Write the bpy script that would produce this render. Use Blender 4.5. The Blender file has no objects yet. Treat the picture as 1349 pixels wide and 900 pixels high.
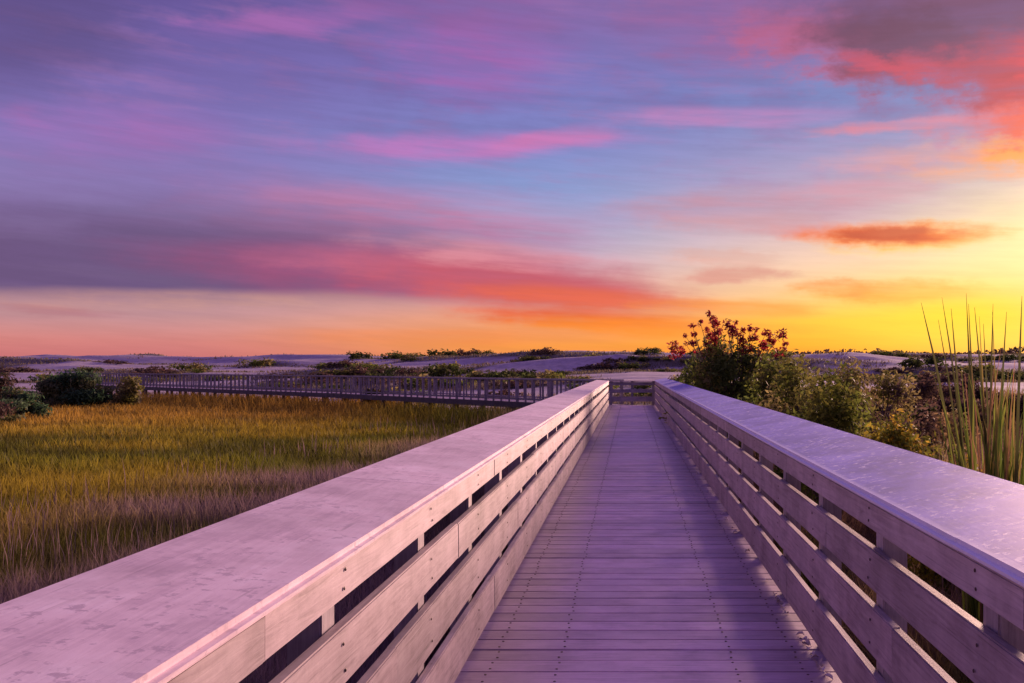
import bpy, bmesh, math, random
import numpy as np
from mathutils import Vector, Matrix, Euler, noise as mnoise

random.seed(7)
rng = np.random.default_rng(7)
R = math.radians
scene = bpy.context.scene
COL = scene.collection

# ------------------------------------------------------------------ camera
EYE = 1.53                      # eye height above the deck (deck top is z = 0)
FPX = 1250.0                    # focal length in pixels of the 1349 px wide photo
cam_d = bpy.data.cameras.new('camera')
cam_d.sensor_width = 36.0
cam_d.lens = 36.0 * FPX / 1349.0
cam_d.shift_x = -155.5 / 1349.0
cam_d.shift_y = 34.0 / 1349.0
cam_d.clip_start = 0.05
cam_d.clip_end = 6000
cam = bpy.data.objects.new('camera', cam_d)
cam.location = (0, 0, EYE)
cam.rotation_euler = (R(90), 0, 0)
COL.objects.link(cam)
scene.camera = cam

SUN_AZ, SUN_EL = 27.0, 10.0      # degrees right of the walkway, above the horizon

# ------------------------------------------------------------------ sky
def lin(c):
    o = []
    for v in c[:3]:
        v = v / 255.0
        o.append(v / 12.92 if v <= 0.04045 else ((v + 0.055) / 1.055) ** 2.4)
    return tuple(o)

world = bpy.data.worlds.new('World')
scene.world = world
world.use_nodes = True
WN, WL = world.node_tree.nodes, world.node_tree.links
for n in list(WN):
    WN.remove(n)

class S:
    """A float socket with arithmetic."""
    def __init__(self, s): self.s = s
    def _b(self, op, o, rev=False, c=None):
        n = WN.new('ShaderNodeMath'); n.operation = op
        a, b = (o, self) if rev else (self, o)
        for i, v in enumerate((a, b)):
            if isinstance(v, S): WL.new(v.s, n.inputs[i])
            else: n.inputs[i].default_value = float(v)
        return S(n.outputs[0])
    def __add__(s, o): return s._b('ADD', o)
    __radd__ = __add__
    def __sub__(s, o): return s._b('SUBTRACT', o)
    def __rsub__(s, o): return s._b('SUBTRACT', o, True)
    def __mul__(s, o): return s._b('MULTIPLY', o)
    __rmul__ = __mul__
    def __truediv__(s, o): return s._b('DIVIDE', o)
    def atan2(s, o): return s._b('ARCTAN2', o)
    def pow(s, o): return s._b('POWER', o)
    def maxi(s, o): return s._b('MAXIMUM', o)
    def mini(s, o): return s._b('MINIMUM', o)
    def one(s, op):
        n = WN.new('ShaderNodeMath'); n.operation = op
        WL.new(s.s, n.inputs[0]); return S(n.outputs[0])
    def smooth(s, lo, hi, a=0.0, b=1.0):
        n = WN.new('ShaderNodeMapRange'); n.interpolation_type = 'SMOOTHSTEP'
        WL.new(s.s, n.inputs[0])
        for i, v in enumerate((lo, hi, a, b)): n.inputs[i + 1].default_value = v
        return S(n.outputs[0])

def w_mix(fac, a, b, mode='MIX'):
    n = WN.new('ShaderNodeMix'); n.data_type = 'RGBA'; n.blend_type = mode
    n.clamp_factor = True
    if isinstance(fac, S): WL.new(fac.s, n.inputs[0])
    else: n.inputs[0].default_value = fac
    for i, v in ((6, a), (7, b)):
        if isinstance(v, tuple): n.inputs[i].default_value = (*v, 1)
        else: WL.new(v, n.inputs[i])
    return n.outputs[2]

def w_noise(x, y, z, scale, detail, rough=0.55, dist=0.0):
    cx = WN.new('ShaderNodeCombineXYZ')
    for i, v in enumerate((x, y, z)):
        if isinstance(v, S): WL.new(v.s, cx.inputs[i])
        else: cx.inputs[i].default_value = v
    n = WN.new('ShaderNodeTexNoise')
    WL.new(cx.outputs[0], n.inputs['Vector'])
    n.inputs['Scale'].default_value = scale
    n.inputs['Detail'].default_value = detail
    n.inputs['Roughness'].default_value = rough
    n.inputs['Distortion'].default_value = dist
    return S(n.outputs[0])

def azel(x, y):
    u = (x - 830.0) / FPX; v = (484.0 - y) / FPX
    return math.degrees(math.atan(u)), math.degrees(math.atan2(v, math.sqrt(1 + u * u)))

tc = WN.new('ShaderNodeTexCoord')
sep = WN.new('ShaderNodeSeparateXYZ')
WL.new(tc.outputs['Generated'], sep.inputs[0])
dx, dy, dz = (S(sep.outputs[i]) for i in range(3))
AZ = dx.atan2(dy) * (180 / math.pi)                 # 0 = down the walkway, + to the right
EL = dz.one('ARCSINE') * (180 / math.pi)
ELP = EL.maxi(0.0)

def ramp(stops):
    n = WN.new('ShaderNodeValToRGB')
    el = (ELP / 45.0)
    WL.new(el.s, n.inputs[0])
    cr = n.color_ramp
    while len(cr.elements) < len(stops): cr.elements.new(0.5)
    for e, (p, c) in zip(cr.elements, stops):
        e.position = min(p / 45.0, 1.0); e.color = (*lin(c), 1)
    return n.outputs[0]

left_r = ramp([(0, (196, 104, 112)), (1.4, (206, 124, 122)), (2.8, (206, 150, 150)), (4.6, (186, 150, 176)),
               (8, (150, 134, 184)), (11.5, (130, 116, 182)), (15, (118, 100, 168)), (19.5, (100, 82, 150)), (45, (104, 84, 160))])
mid_r = ramp([(0, (226, 128, 84)), (1.3, (240, 146, 62)), (2.8, (232, 150, 110)), (5.0, (214, 164, 168)),
              (7.4, (170, 164, 196)), (10.2, (134, 152, 204)), (13.5, (122, 128, 192)), (17, (118, 110, 180)), (21, (128, 102, 166)), (45, (110, 88, 164))])
right_r = ramp([(0, (240, 108, 22)), (1.4, (255, 158, 4)), (2.8, (255, 178, 40)), (4.4, (246, 196, 142)),
                (6.6, (234, 194, 178)), (9.0, (192, 164, 186)), (12.5, (150, 142, 188)), (15.5, (116, 130, 190)), (20, (122, 98, 160)), (45, (112, 90, 160))])
sky = w_mix(AZ.smooth(-27, -5), left_r, mid_r)
sky = w_mix(AZ.smooth(-7, 13), sky, right_r)
sky = w_mix(AZ.smooth(45, 120), sky, left_r)

# glow round the low sun
gx = (AZ - SUN_AZ); gy = (EL - SUN_EL)
def gauss(cx, cy, sx, sy):
    a = (AZ - cx) / sx; b = (EL - cy) / sy
    return ((a * a + b * b) * -1.0).one('EXPONENT')
sky = w_mix(gauss(25, 6.4, 9, 4.2) * 0.95, sky, lin((255, 230, 160)))
sky = w_mix(gauss(19.5, 2.9, 8, 2.0), sky, lin((255, 206, 2)))

# streaky noise fields, drawn out along the horizon
def w_noise2(x, y, detail, rough=0.55, dist=0.0):
    cx = WN.new('ShaderNodeCombineXYZ')
    WL.new(x.s, cx.inputs[0]); WL.new(y.s, cx.inputs[1])
    n = WN.new('ShaderNodeTexNoise'); n.noise_dimensions = '2D'
    WL.new(cx.outputs[0], n.inputs['Vector'])
    n.inputs['Scale'].default_value = 1.0
    n.inputs['Detail'].default_value = detail
    n.inputs['Roughness'].default_value = rough
    n.inputs['Distortion'].default_value = dist
    return S(n.outputs[0])
N1 = w_noise2(AZ * 0.055 + 3.1, EL * 0.30 + AZ * 0.02, 2.0)
N2 = w_noise2(AZ * 0.10 + 9.7, EL * 1.05 + AZ * 0.05, 4.0, 0.6)
N3 = w_noise2(AZ * 0.22 + 21.3, EL * 0.5, 4.0, 0.6)
N4 = w_noise2(AZ * 0.55 + EL * 0.25 + 5.9, EL * 0.95 - AZ * 0.12, 5.0, 0.62)      # lumpier
N5 = w_noise2(AZ * 0.16 + EL * 0.05 + 2.2, EL * 1.9 + AZ * 0.11, 5.0, 0.66)               # fine combed fibres
D5 = (N5 - 0.5)
D1 = (N1 - 0.5); D2 = (N2 - 0.5); D3 = (N3 - 0.5); D4 = (N4 - 0.5)
BODY = (N2 * 0.55 + N5 * 0.10 + N3 * 0.35)
BODIES = {k: BODY.smooth(0.36, 0.61, 1 - k, 1.0) for k in (0.2, 0.5)}

# loose high veil over the whole sky
veil = (N2 * 0.6 + N3 * 0.5).smooth(0.50, 0.74) * ELP.smooth(6, 12)
sky = w_mix(veil * 0.26, sky, lin((178, 118, 172)))
veil2 = (N1 * 0.7 + N3 * 0.4).smooth(0.52, 0.75) * ELP.smooth(9, 16)
sky = w_mix(veil2 * 0.35, sky, lin((104, 78, 140)))

def warped(k1, k4):
    w = EL + D1 * (2.2 * k1) + D2 * (0.8 * k1) + D5 * 0.22
    if k4: w = w + D4 * k4
    c = WN.new('ShaderNodeCombineXYZ')
    ax_ = AZ + D3 * 6.0 + D5 * 1.5 + (D4 * (k4 * 2.0) if k4 else 0.0)
    WL.new(ax_.s, c.inputs[0]); WL.new(w.s, c.inputs[1])
    return c.outputs[0]
WARPS = {'calm': warped(0.3, 0), 'soft': warped(0.8, 0), 'lumpy': warped(0.4, 0.6), 'ragged': warped(0.4, 2.0)}

def streak(x0, y0, x1, y1, up, dn, col, op, warp=1.0, tex=0.6, endpow=2.0, lump=0.0):
    """A lens-shaped cloud streak between two directions; up / dn: softness above and below in photo pixels."""
    global sky
    a0, e0 = azel(x0, y0); a1, e1 = azel(x1, y1)
    k = math.degrees(1 / FPX)
    kind = ('ragged' if lump > 0.9 else 'lumpy') if lump else ('calm' if warp <= 0.5 else 'soft')
    mp = WN.new('ShaderNodeMapping'); mp.vector_type = 'TEXTURE'
    WL.new(WARPS[kind], mp.inputs[0])
    L = math.hypot(a1 - a0, e1 - e0)
    mp.inputs['Location'].default_value = ((a0 + a1) / 2, (e0 + e1) / 2 + (up - dn) * k * 0.5, 0)
    mp.inputs['Rotation'].default_value = (0, 0, math.atan2(e1 - e0, a1 - a0))
    mp.inputs['Scale'].default_value = (L / 2 * 1.12, (up + dn) * 0.98 * k, 1)
    g = WN.new('ShaderNodeTexGradient'); g.gradient_type = 'SPHERICAL'
    WL.new(mp.outputs[0], g.inputs[0])
    m_ = S(g.outputs[1]).smooth(0.0, 0.72, 0.0, op) * BODIES[0.2 if tex < 0.35 else 0.5]
    sky = w_mix(m_, sky, lin(col))

# wide mauve bank, left to centre, sinking and reddening to the right
streak(-420, 246, 640, 296, 70, 60, (132, 108, 168), 0.75, 1.0, 0.3)
streak(160, 290, 840, 318, 44, 44, (192, 120, 160), 0.9, 0.8, 0.45)
streak(-900, 312, 760, 352, 62, 34, (106, 80, 126), 1.0, 0.5, 0.15)
streak(-700, 338, 780, 366, 36, 17, (102, 76, 122), 1.0, 0.3, 0.15)
streak(120, 340, 860, 376, 30, 20, (152, 72, 116), 0.95, 0.45, 0.25)
streak(300, 330, 820, 352, 12, 14, (196, 104, 136), 0.6, 0.6, 0.45)
streak(400, 352, 960, 400, 28, 20, (196, 78, 98), 0.95, 0.45, 0.3)
streak(540, 376, 980, 410, 14, 13, (226, 92, 62), 0.85, 0.3, 0.35)
streak(450, 312, 860, 350, 10, 11, (226, 146, 156), 0.6, 0.6, 0.5)
streak(540, 408, 960, 430, 8, 8, (224, 82, 40), 0.95, 0.25, 0.4)
streak(640, 424, 1060, 440, 11, 9, (246, 132, 24), 0.8, 0.25, 0.4)
streak(820, 402, 1120, 410, 9, 10, (244, 140, 34), 0.7, 0.3, 0.4)
streak(-60, 402, 170, 416, 5, 5, (168, 92, 112), 0.6, 0.3, 0.4)
streak(-300, 392, 640, 396, 11, 9, (220, 160, 140), 0.55, 0.3, 0.4)
streak(300, 440, 900, 446, 8, 8, (240, 132, 70), 0.5, 0.3, 0.5)
# pink streaks above
streak(360, 188, 860, 180, 13, 15, (190, 116, 186), 0.75, 0.6, 0.45)
streak(640, 192, 840, 168, 10, 10, (208, 114, 172), 0.6, 0.4, 0.4)
streak(780, 150, 1160, 146, 9, 10, (190, 128, 186), 0.7, 0.5, 0.5)
streak(-60, 168, 330, 176, 22, 26, (164, 102, 172), 0.6, 0.8, 0.5)
streak(220, 46, 540, 8, 10, 12, (164, 100, 170), 0.75, 0.6, 0.5)
streak(470, 70, 770, 84, 34, 30, (160, 94, 168), 0.75, 0.8, 0.5)
streak(380, -30, 820, 20, 26, 30, (136, 84, 150), 0.6, 0.8, 0.5)
streak(-350, 20, 240, 40, 60, 50, (88, 70, 122), 0.75, 0.8, 0.3)
streak(760, 30, 1140, 40, 40, 34, (146, 92, 150), 0.7, 0.7, 0.5)
# upper right bank: dark purple above, red and orange lit edges below
streak(930, 20, 1300, 104, 30, 28, (190, 92, 132), 0.9, 0.5, 0.4, 2.0, 1.0)
streak(980, 4, 1700, 60, 70, 52, (116, 70, 106), 0.95, 0.5, 0.3, 2.0, 1.6)
streak(1050, 44, 1330, 66, 34, 30, (104, 60, 90), 0.75, 0.5, 0.3, 2.0, 1.6)
streak(1090, 70, 1230, 94, 7, 7, (214, 80, 108), 0.55, 0.2, 0.4, 2.0, 0.5)
streak(1190, 96, 1720, 118, 40, 48, (224, 70, 84), 1.0, 0.4, 0.35, 2.0, 2.2)
streak(1130, 84, 1400, 108, 14, 14, (214, 74, 96), 0.6, 0.4, 0.5, 2.0, 1.4)
streak(1220, 100, 1420, 128, 22, 22, (136, 60, 84), 0.5, 0.4, 0.5, 2.0, 2.4)
streak(1180, 172, 1700, 172, 26, 24, (240, 96, 76), 1.0, 0.4, 0.4, 2.0, 1.6)
streak(1150, 204, 1720, 196, 12, 15, (252, 158, 70), 0.9, 0.4, 0.4, 2.0, 1.2)
streak(1060, 172, 1320, 156, 7, 7, (222, 130, 150), 0.8, 0.3, 0.45, 2.0, 0.6)
streak(1160, 232, 1420, 226, 8, 8, (240, 158, 120), 0.7, 0.3, 0.5, 2.0, 0.6)
# mid right
streak(780, 276, 1200, 268, 20, 22, (188, 140, 162), 0.9, 0.5, 0.5, 2.0, 0.5)
streak(1020, 256, 1280, 244, 12, 12, (206, 142, 158), 0.7, 0.4, 0.5, 2.0, 0.5)
streak(840, 300, 1120, 290, 10, 12, (206, 152, 160), 0.7, 0.4, 0.5, 2.0, 0.5)
streak(860, 336, 1040, 344, 8, 8, (220, 162, 150), 0.7, 0.4, 0.5, 2.0, 0.5)
streak(1060, 212, 1320, 204, 10, 12, (206, 150, 166), 0.7, 0.4, 0.5, 2.0, 0.8)
streak(900, 362, 1060, 356, 6, 7, (214, 140, 130), 0.75, 0.3, 0.4, 2.0, 0.4)
streak(1030, 382, 1300, 382, 12, 10, (250, 154, 40), 0.9, 0.4, 0.4, 2.0, 0.6)
streak(1040, 372, 1180, 380, 9, 7, (236, 132, 60), 0.7, 0.3, 0.4, 2.0, 0.5)
streak(1040, 318, 1340, 306, 14, 14, (255, 196, 40), 0.85, 0.3, 0.35, 2.0, 0.6)
streak(1010, 308, 1330, 306, 11, 12, (238, 92, 28), 1.0, 0.2, 0.25, 2.0, 0.5)
streak(1070, 308, 1270, 308, 8, 8, (186, 56, 36), 0.9, 0.15, 0.3, 2.0, 0.5)

# combed fibres through all of it, and pale pink-grey wisps low on the sun side
fib = N5.smooth(0.32, 0.70, 0.965, 1.04)
fm = WN.new('ShaderNodeVectorMath'); fm.operation = 'SCALE'
WL.new(sky, fm.inputs[0]); WL.new(fib.s, fm.inputs['Scale']); sky = fm.outputs[0]
# unclipped glow right round the sun itself, just outside the picture
halo = gauss(SUN_AZ + 3.5, SUN_EL - 1, 4.0, 3.0)
sky = w_mix(halo, sky, (5.0, 3.1, 1.3), 'ADD')
# physically based part
nish = WN.new('ShaderNodeTexSky'); nish.sky_type = 'NISHITA'; nish.sun_disc = False
nish.sun_elevation = R(SUN_EL); nish.sun_rotation = R(SUN_AZ)
bg1 = WN.new('ShaderNodeBackground'); WL.new(sky, bg1.inputs[0]); bg1.inputs[1].default_value = 0.655
world.cycles.sampling_method = 'MANUAL'; world.cycles.sample_map_resolution = 512
bg2 = WN.new('ShaderNodeBackground'); WL.new(nish.outputs[0], bg2.inputs[0]); bg2.inputs[1].default_value = 0.003
addn = WN.new('ShaderNodeAddShader')
WL.new(bg1.outputs[0], addn.inputs[0]); WL.new(bg2.outputs[0], addn.inputs[1])
wo = WN.new('ShaderNodeOutputWorld'); WL.new(addn.outputs[0], wo.inputs[0])

# ------------------------------------------------------------------ sun
sd = bpy.data.lights.new('sun', 'SUN')
sd.energy = 5.0; sd.angle = R(15.0); sd.color = (1.0, 0.60, 0.47)
so = bpy.data.objects.new('sun', sd); COL.objects.link(so)
dirv = Vector((math.sin(R(SUN_AZ)) * math.cos(R(SUN_EL)), math.cos(R(SUN_AZ)) * math.cos(R(SUN_EL)), math.sin(R(SUN_EL))))
so.rotation_euler = dirv.to_track_quat('Z', 'Y').to_euler()
so.location = (30, 60, 20)

scene.render.engine = 'CYCLES'
scene.cycles.use_denoising = True
scene.cycles.max_bounces = 8
scene.cycles.transparent_max_bounces = 4
scene.view_settings.view_transform = 'Standard'
scene.view_settings.look = 'None'
scene.view_settings.exposure = 0.65
scene.view_settings.gamma = 1.0
scene.view_settings.use_curve_mapping = False
scene.render.filter_size = 1.8

# ------------------------------------------------------------------ helpers
def tag(o, label=None, cat=None, group=None, kind=None):
    if label: o['label'] = label
    if cat: o['category'] = cat
    if group: o['group'] = group
    if kind: o['kind'] = kind
    return o

def link(name, data, parent=None, loc=(0, 0, 0), rot=(0, 0, 0), scale=None):
    o = bpy.data.objects.new(name, data)
    COL.objects.link(o)
    o.location = loc; o.rotation_euler = rot
    if scale: o.scale = scale
    if parent: o.parent = parent
    return o

def mesh_np(name, verts, faces_list, mat, cols=None):
    """faces_list: list of int arrays (n,3) or (n,4); cols per vertex (n,3)."""
    me = bpy.data.meshes.new(name)
    verts = np.asarray(verts, np.float32)
    me.vertices.add(len(verts)); me.vertices.foreach_set('co', verts.ravel())
    loops = np.concatenate([f.ravel() for f in faces_list]).astype(np.int32)
    tot = np.concatenate([np.full(len(f), f.shape[1]) for f in faces_list]).astype(np.int32)
    start = np.concatenate([[0], np.cumsum(tot)[:-1]]).astype(np.int32)
    me.loops.add(len(loops)); me.loops.foreach_set('vertex_index', loops)
    me.polygons.add(len(tot)); me.polygons.foreach_set('loop_start', start)
    me.polygons.foreach_set('loop_total', tot)
    if cols is not None:
        a = me.color_attributes.new('tint', 'FLOAT_COLOR', 'POINT')
        a.data.foreach_set('color', np.concatenate([cols, np.ones((len(cols), 1))], 1).astype(np.float32).ravel())
    me.update(calc_edges=True); me.validate()
    me.materials.append(mat)
    return me

_boxes = {}
def board_mesh(sx, sy, sz, mat, bev=0.006, key=''):
    k = (round(sx, 4), round(sy, 4), round(sz, 4), mat.name, key)
    if k in _boxes: return _boxes[k]
    bm = bmesh.new()
    bmesh.ops.create_cube(bm, size=1)
    bmesh.ops.scale(bm, vec=(sx, sy, sz), verts=bm.verts)
    ax_i = max(range(3), key=lambda i: (sx, sy, sz)[i])
    el_ = [e for e in bm.edges if abs((e.verts[0].co - e.verts[1].co)[ax_i]) > 1e-5]
    bmesh.ops.bevel(bm, geom=el_, offset=bev, segments=2, affect='EDGES')
    me = bpy.data.meshes.new('board'); bm.to_mesh(me); bm.free()
    me.materials.append(mat)
    _boxes[k] = me
    return me

# ------------------------------------------------------------------ materials
def new_mat(name):
    m = bpy.data.materials.new(name); m.use_nodes = True
    nt = m.node_tree; b = nt.nodes['Principled BSDF']
    return m, nt.nodes, nt.links, b

def wood(name, c_dark, c_mid, c_light, grain=(1, 0.06, 1), rough=0.62, speck=0.0, spec_col=(0.8, 0.75, 0.8), spec=0.5, bump=0.5, spsc=34, vary=0.28, wear_shade=None, edge=False, crack=0.55, grain_w=0.5):
    m, N, L, b = new_mat(name)
    tcn = N.new('ShaderNodeTexCoord'); oi = N.new('ShaderNodeObjectInfo')
    off = N.new('ShaderNodeVectorMath'); off.operation = 'MULTIPLY_ADD'
    cmb = N.new('ShaderNodeCombineXYZ')
    for i, f in enumerate((37.0, 91.0, 53.0)):
        mm = N.new('ShaderNodeMath'); mm.operation = 'MULTIPLY'; mm.inputs[1].default_value = f
        L.new(oi.outputs['Random'], mm.inputs[0]); L.new(mm.outputs[0], cmb.inputs[i])
    ad = N.new('ShaderNodeVectorMath'); ad.operation = 'ADD'
    L.new(tcn.outputs['Object'], ad.inputs[0]); L.new(cmb.outputs[0], ad.inputs[1])
    mp = N.new('ShaderNodeMapping'); mp.inputs['Scale'].default_value = grain
    L.new(ad.outputs[0], mp.inputs[0])
    n1 = N.new('ShaderNodeTexNoise'); n1.inputs['Scale'].default_value = 46; n1.inputs['Detail'].default_value = 6
    n1.inputs['Roughness'].default_value = 0.7; n1.inputs['Distortion'].default_value = 0.9; L.new(mp.outputs[0], n1.inputs[0])
    n2 = N.new('ShaderNodeTexNoise'); n2.inputs['Scale'].default_value = 3.2; n2.inputs['Detail'].default_value = 7
    n2.inputs['Roughness'].default_value = 0.65; L.new(ad.outputs[0], n2.inputs[0])
    ma = N.new('ShaderNodeMath'); ma.operation = 'MULTIPLY_ADD'; ma.inputs[1].default_value = grain_w
    L.new(n1.outputs[0], ma.inputs[0])
    mb = N.new('ShaderNodeMath'); mb.operation = 'MULTIPLY'; mb.inputs[1].default_value = 1.0 - grain_w
    L.new(n2.outputs[0], mb.inputs[0]); L.new(mb.outputs[0], ma.inputs[2])
    cr = N.new('ShaderNodeValToRGB')
    cr.color_ramp.elements[0].position = 0.38; cr.color_ramp.elements[0].color = (*c_dark, 1)
    cr.color_ramp.elements[1].position = 0.62; cr.color_ramp.elements[1].color = (*c_light, 1)
    e = cr.color_ramp.elements.new(0.5); e.color = (*c_mid, 1)
    L.new(ma.outputs[0], cr.inputs[0])
    # board to board difference
    mr = N.new('ShaderNodeMapRange'); mr.inputs[3].default_value = 1.0 - vary * 0.65; mr.inputs[4].default_value = 1.0 + vary * 0.35
    L.new(oi.outputs['Random'], mr.inputs[0])
    mu = N.new('ShaderNodeVectorMath'); mu.operation = 'SCALE'
    L.new(cr.outputs[0], mu.inputs[0]); L.new(mr.outputs[0], mu.inputs['Scale'])
    col = mu.outputs[0]
    # drying cracks along the grain, and darker weather stains
    mc = N.new('ShaderNodeMapping'); mc.inputs['Scale'].default_value = tuple(0.018 if g < 0.5 else 1.0 for g in grain)
    L.new(ad.outputs[0], mc.inputs[0])
    nc = N.new('ShaderNodeTexNoise'); nc.inputs['Scale'].default_value = 75; nc.inputs['Detail'].default_value = 5; nc.inputs['Distortion'].default_value = 1.2; L.new(mc.outputs[0], nc.inputs[0])
    rc = N.new('ShaderNodeMapRange'); rc.inputs[1].default_value = 0.62; rc.inputs[2].default_value = 0.74; rc.inputs[3].default_value = 1.0; rc.inputs[4].default_value = crack
    L.new(nc.outputs[0], rc.inputs[0])
    ns = N.new('ShaderNodeTexNoise'); ns.inputs['Scale'].default_value = 1.3; ns.inputs['Detail'].default_value = 8; ns.inputs['Roughness'].default_value = 0.7; L.new(ad.outputs[0], ns.inputs[0])
    rs_ = N.new('ShaderNodeMapRange'); rs_.inputs[1].default_value = 0.40; rs_.inputs[2].default_value = 0.56; rs_.inputs[3].default_value = 0.80; rs_.inputs[4].default_value = 1.0
    L.new(ns.outputs[0], rs_.inputs[0])
    mcs = N.new('ShaderNodeMath'); mcs.operation = 'MULTIPLY'; L.new(rc.outputs[0], mcs.inputs[0]); L.new(rs_.outputs[0], mcs.inputs[1])
    fac = mcs.outputs[0]
    if wear_shade:
        # scuffed paler middle where people walk; railing shade painted into the darker margins
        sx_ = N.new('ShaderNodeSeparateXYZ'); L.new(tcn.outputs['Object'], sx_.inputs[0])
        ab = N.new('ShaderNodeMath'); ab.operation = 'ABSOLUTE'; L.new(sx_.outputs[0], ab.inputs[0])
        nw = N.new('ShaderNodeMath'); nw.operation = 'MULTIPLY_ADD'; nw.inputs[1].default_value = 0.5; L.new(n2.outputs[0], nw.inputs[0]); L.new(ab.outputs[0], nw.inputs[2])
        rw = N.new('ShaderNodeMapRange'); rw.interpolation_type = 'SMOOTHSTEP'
        rw.inputs[1].default_value = 0.55; rw.inputs[2].default_value = 1.1; rw.inputs[3].default_value = 1.0; rw.inputs[4].default_value = wear_shade
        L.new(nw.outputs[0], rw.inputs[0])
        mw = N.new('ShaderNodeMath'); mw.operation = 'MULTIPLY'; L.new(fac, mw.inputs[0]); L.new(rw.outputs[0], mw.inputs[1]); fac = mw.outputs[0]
    mu2 = N.new('ShaderNodeVectorMath'); mu2.operation = 'SCALE'; L.new(col, mu2.inputs[0]); L.new(fac, mu2.inputs['Scale']); col = mu2.outputs[0]
    if speck > 0:
        n3 = N.new('ShaderNodeTexNoise'); n3.inputs['Scale'].default_value = spsc; n3.inputs['Detail'].default_value = 4
        n3.inputs['Roughness'].default_value = 0.7; L.new(ad.outputs[0], n3.inputs[0])
        n4 = N.new('ShaderNodeTexNoise'); n4.inputs['Scale'].default_value = 2.6; n4.inputs['Detail'].default_value = 4
        L.new(ad.outputs[0], n4.inputs[0])
        s1 = N.new('ShaderNodeMapRange'); s1.inputs[1].default_value = 0.56; s1.inputs[2].default_value = 0.63; L.new(n3.outputs[0], s1.inputs[0])
        s2 = N.new('ShaderNodeMapRange'); s2.inputs[1].default_value = 0.34; s2.inputs[2].default_value = 0.56; L.new(n4.outputs[0], s2.inputs[0])
        sm = N.new('ShaderNodeMath'); sm.operation = 'MULTIPLY'; L.new(s1.outputs[0], sm.inputs[0])
        if edge:
            # the arris towards the walk is rubbed pale
            se = N.new('ShaderNodeSeparateXYZ'); L.new(tcn.outputs['Object'], se.inputs[0])
            re_ = N.new('ShaderNodeMapRange'); re_.inputs[1].default_value = -0.09; re_.inputs[2].default_value = -0.25
            re_.inputs[3].default_value = 0.0; re_.inputs[4].default_value = 1.0; L.new(se.outputs[0], re_.inputs[0])
            mxx = N.new('ShaderNodeMath'); mxx.operation = 'MAXIMUM'; L.new(re_.outputs[0], mxx.inputs[0]); L.new(s2.outputs[0], mxx.inputs[1]); L.new(mxx.outputs[0], sm.inputs[1])
            r2 = N.new('ShaderNodeMapRange'); r2.inputs[1].default_value = -0.205; r2.inputs[2].default_value = -0.238; r2.inputs[3].default_value = 0.0; r2.inputs[4].default_value = 0.85; L.new(se.outputs[0], r2.inputs[0])
            sm2 = N.new('ShaderNodeMath'); sm2.operation = 'MAXIMUM'; L.new(sm.outputs[0], sm2.inputs[0]); L.new(r2.outputs[0], sm2.inputs[1]); sm = sm2
        else:
            L.new(s2.outputs[0], sm.inputs[1])
        sk = N.new('ShaderNodeMath'); sk.operation = 'MULTIPLY'; sk.inputs[1].default_value = speck; L.new(sm.outputs[0], sk.inputs[0])
        mx = N.new('ShaderNodeMix'); mx.data_type = 'RGBA'
        L.new(sk.outputs[0], mx.inputs[0]); L.new(col, mx.inputs[6]); mx.inputs[7].default_value = (*spec_col, 1)
        col = mx.outputs[2]
    L.new(col, b.inputs['Base Color'])
    b.inputs['Roughness'].default_value = rough
    b.inputs['Specular IOR Level'].default_value = spec
    bp = N.new('ShaderNodeBump'); bp.inputs['Strength'].default_value = bump; bp.inputs['Distance'].default_value = 0.004
    L.new(ma.outputs[0], bp.inputs['Height']); L.new(bp.outputs[0], b.inputs['Normal'])
    return m

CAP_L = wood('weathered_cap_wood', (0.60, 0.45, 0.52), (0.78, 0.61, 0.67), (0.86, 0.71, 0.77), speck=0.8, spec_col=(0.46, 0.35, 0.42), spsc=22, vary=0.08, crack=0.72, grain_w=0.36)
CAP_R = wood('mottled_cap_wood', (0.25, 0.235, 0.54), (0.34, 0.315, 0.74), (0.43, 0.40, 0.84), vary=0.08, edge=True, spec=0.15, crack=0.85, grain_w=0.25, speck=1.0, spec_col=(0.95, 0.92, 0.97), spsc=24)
RAIL = wood('weathered_rail_wood', (0.28, 0.205, 0.22), (0.44, 0.34, 0.36), (0.56, 0.45, 0.47))
DECK = wood('worn_deck_wood', (0.54, 0.38, 0.52), (0.75, 0.54, 0.72), (0.83, 0.64, 0.80), grain=(0.06, 1, 1), rough=0.5, vary=0.30, wear_shade=0.62)
POST = wood('post_wood', (0.26, 0.21, 0.25), (0.40, 0.33, 0.38), (0.50, 0.43, 0.47), grain=(1, 1, 0.06))
DARKW = wood('dark_wet_timber', (0.045, 0.035, 0.05), (0.075, 0.06, 0.08), (0.12, 0.1, 0.13))
FARW = wood('far_railing_wood', (0.13, 0.11, 0.15), (0.22, 0.19, 0.25), (0.32, 0.28, 0.34))

def leaf_mat(name, trans=0.5, rough=0.6, tr_gain=1.0):
    m, N, L, b = new_mat(name)
    at = N.new('ShaderNodeAttribute'); at.attribute_name = 'tint'
    L.new(at.outputs['Color'], b.inputs['Base Color'])
    b.inputs['Roughness'].default_value = rough
    b.inputs['Specular IOR Level'].default_value = 0.08
    tr = N.new('ShaderNodeBsdfTranslucent'); L.new(at.outputs['Color'], tr.inputs[0])
    mx = N.new('ShaderNodeMixShader'); mx.inputs[0].default_value = trans
    L.new(b.outputs[0], mx.inputs[1]); L.new(tr.outputs[0], mx.inputs[2])
    L.new(mx.outputs[0], N['Material Output'].inputs[0])
    return m
LEAF = leaf_mat('leaf')
GRASS = leaf_mat('grass_blade', 0.45)

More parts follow.
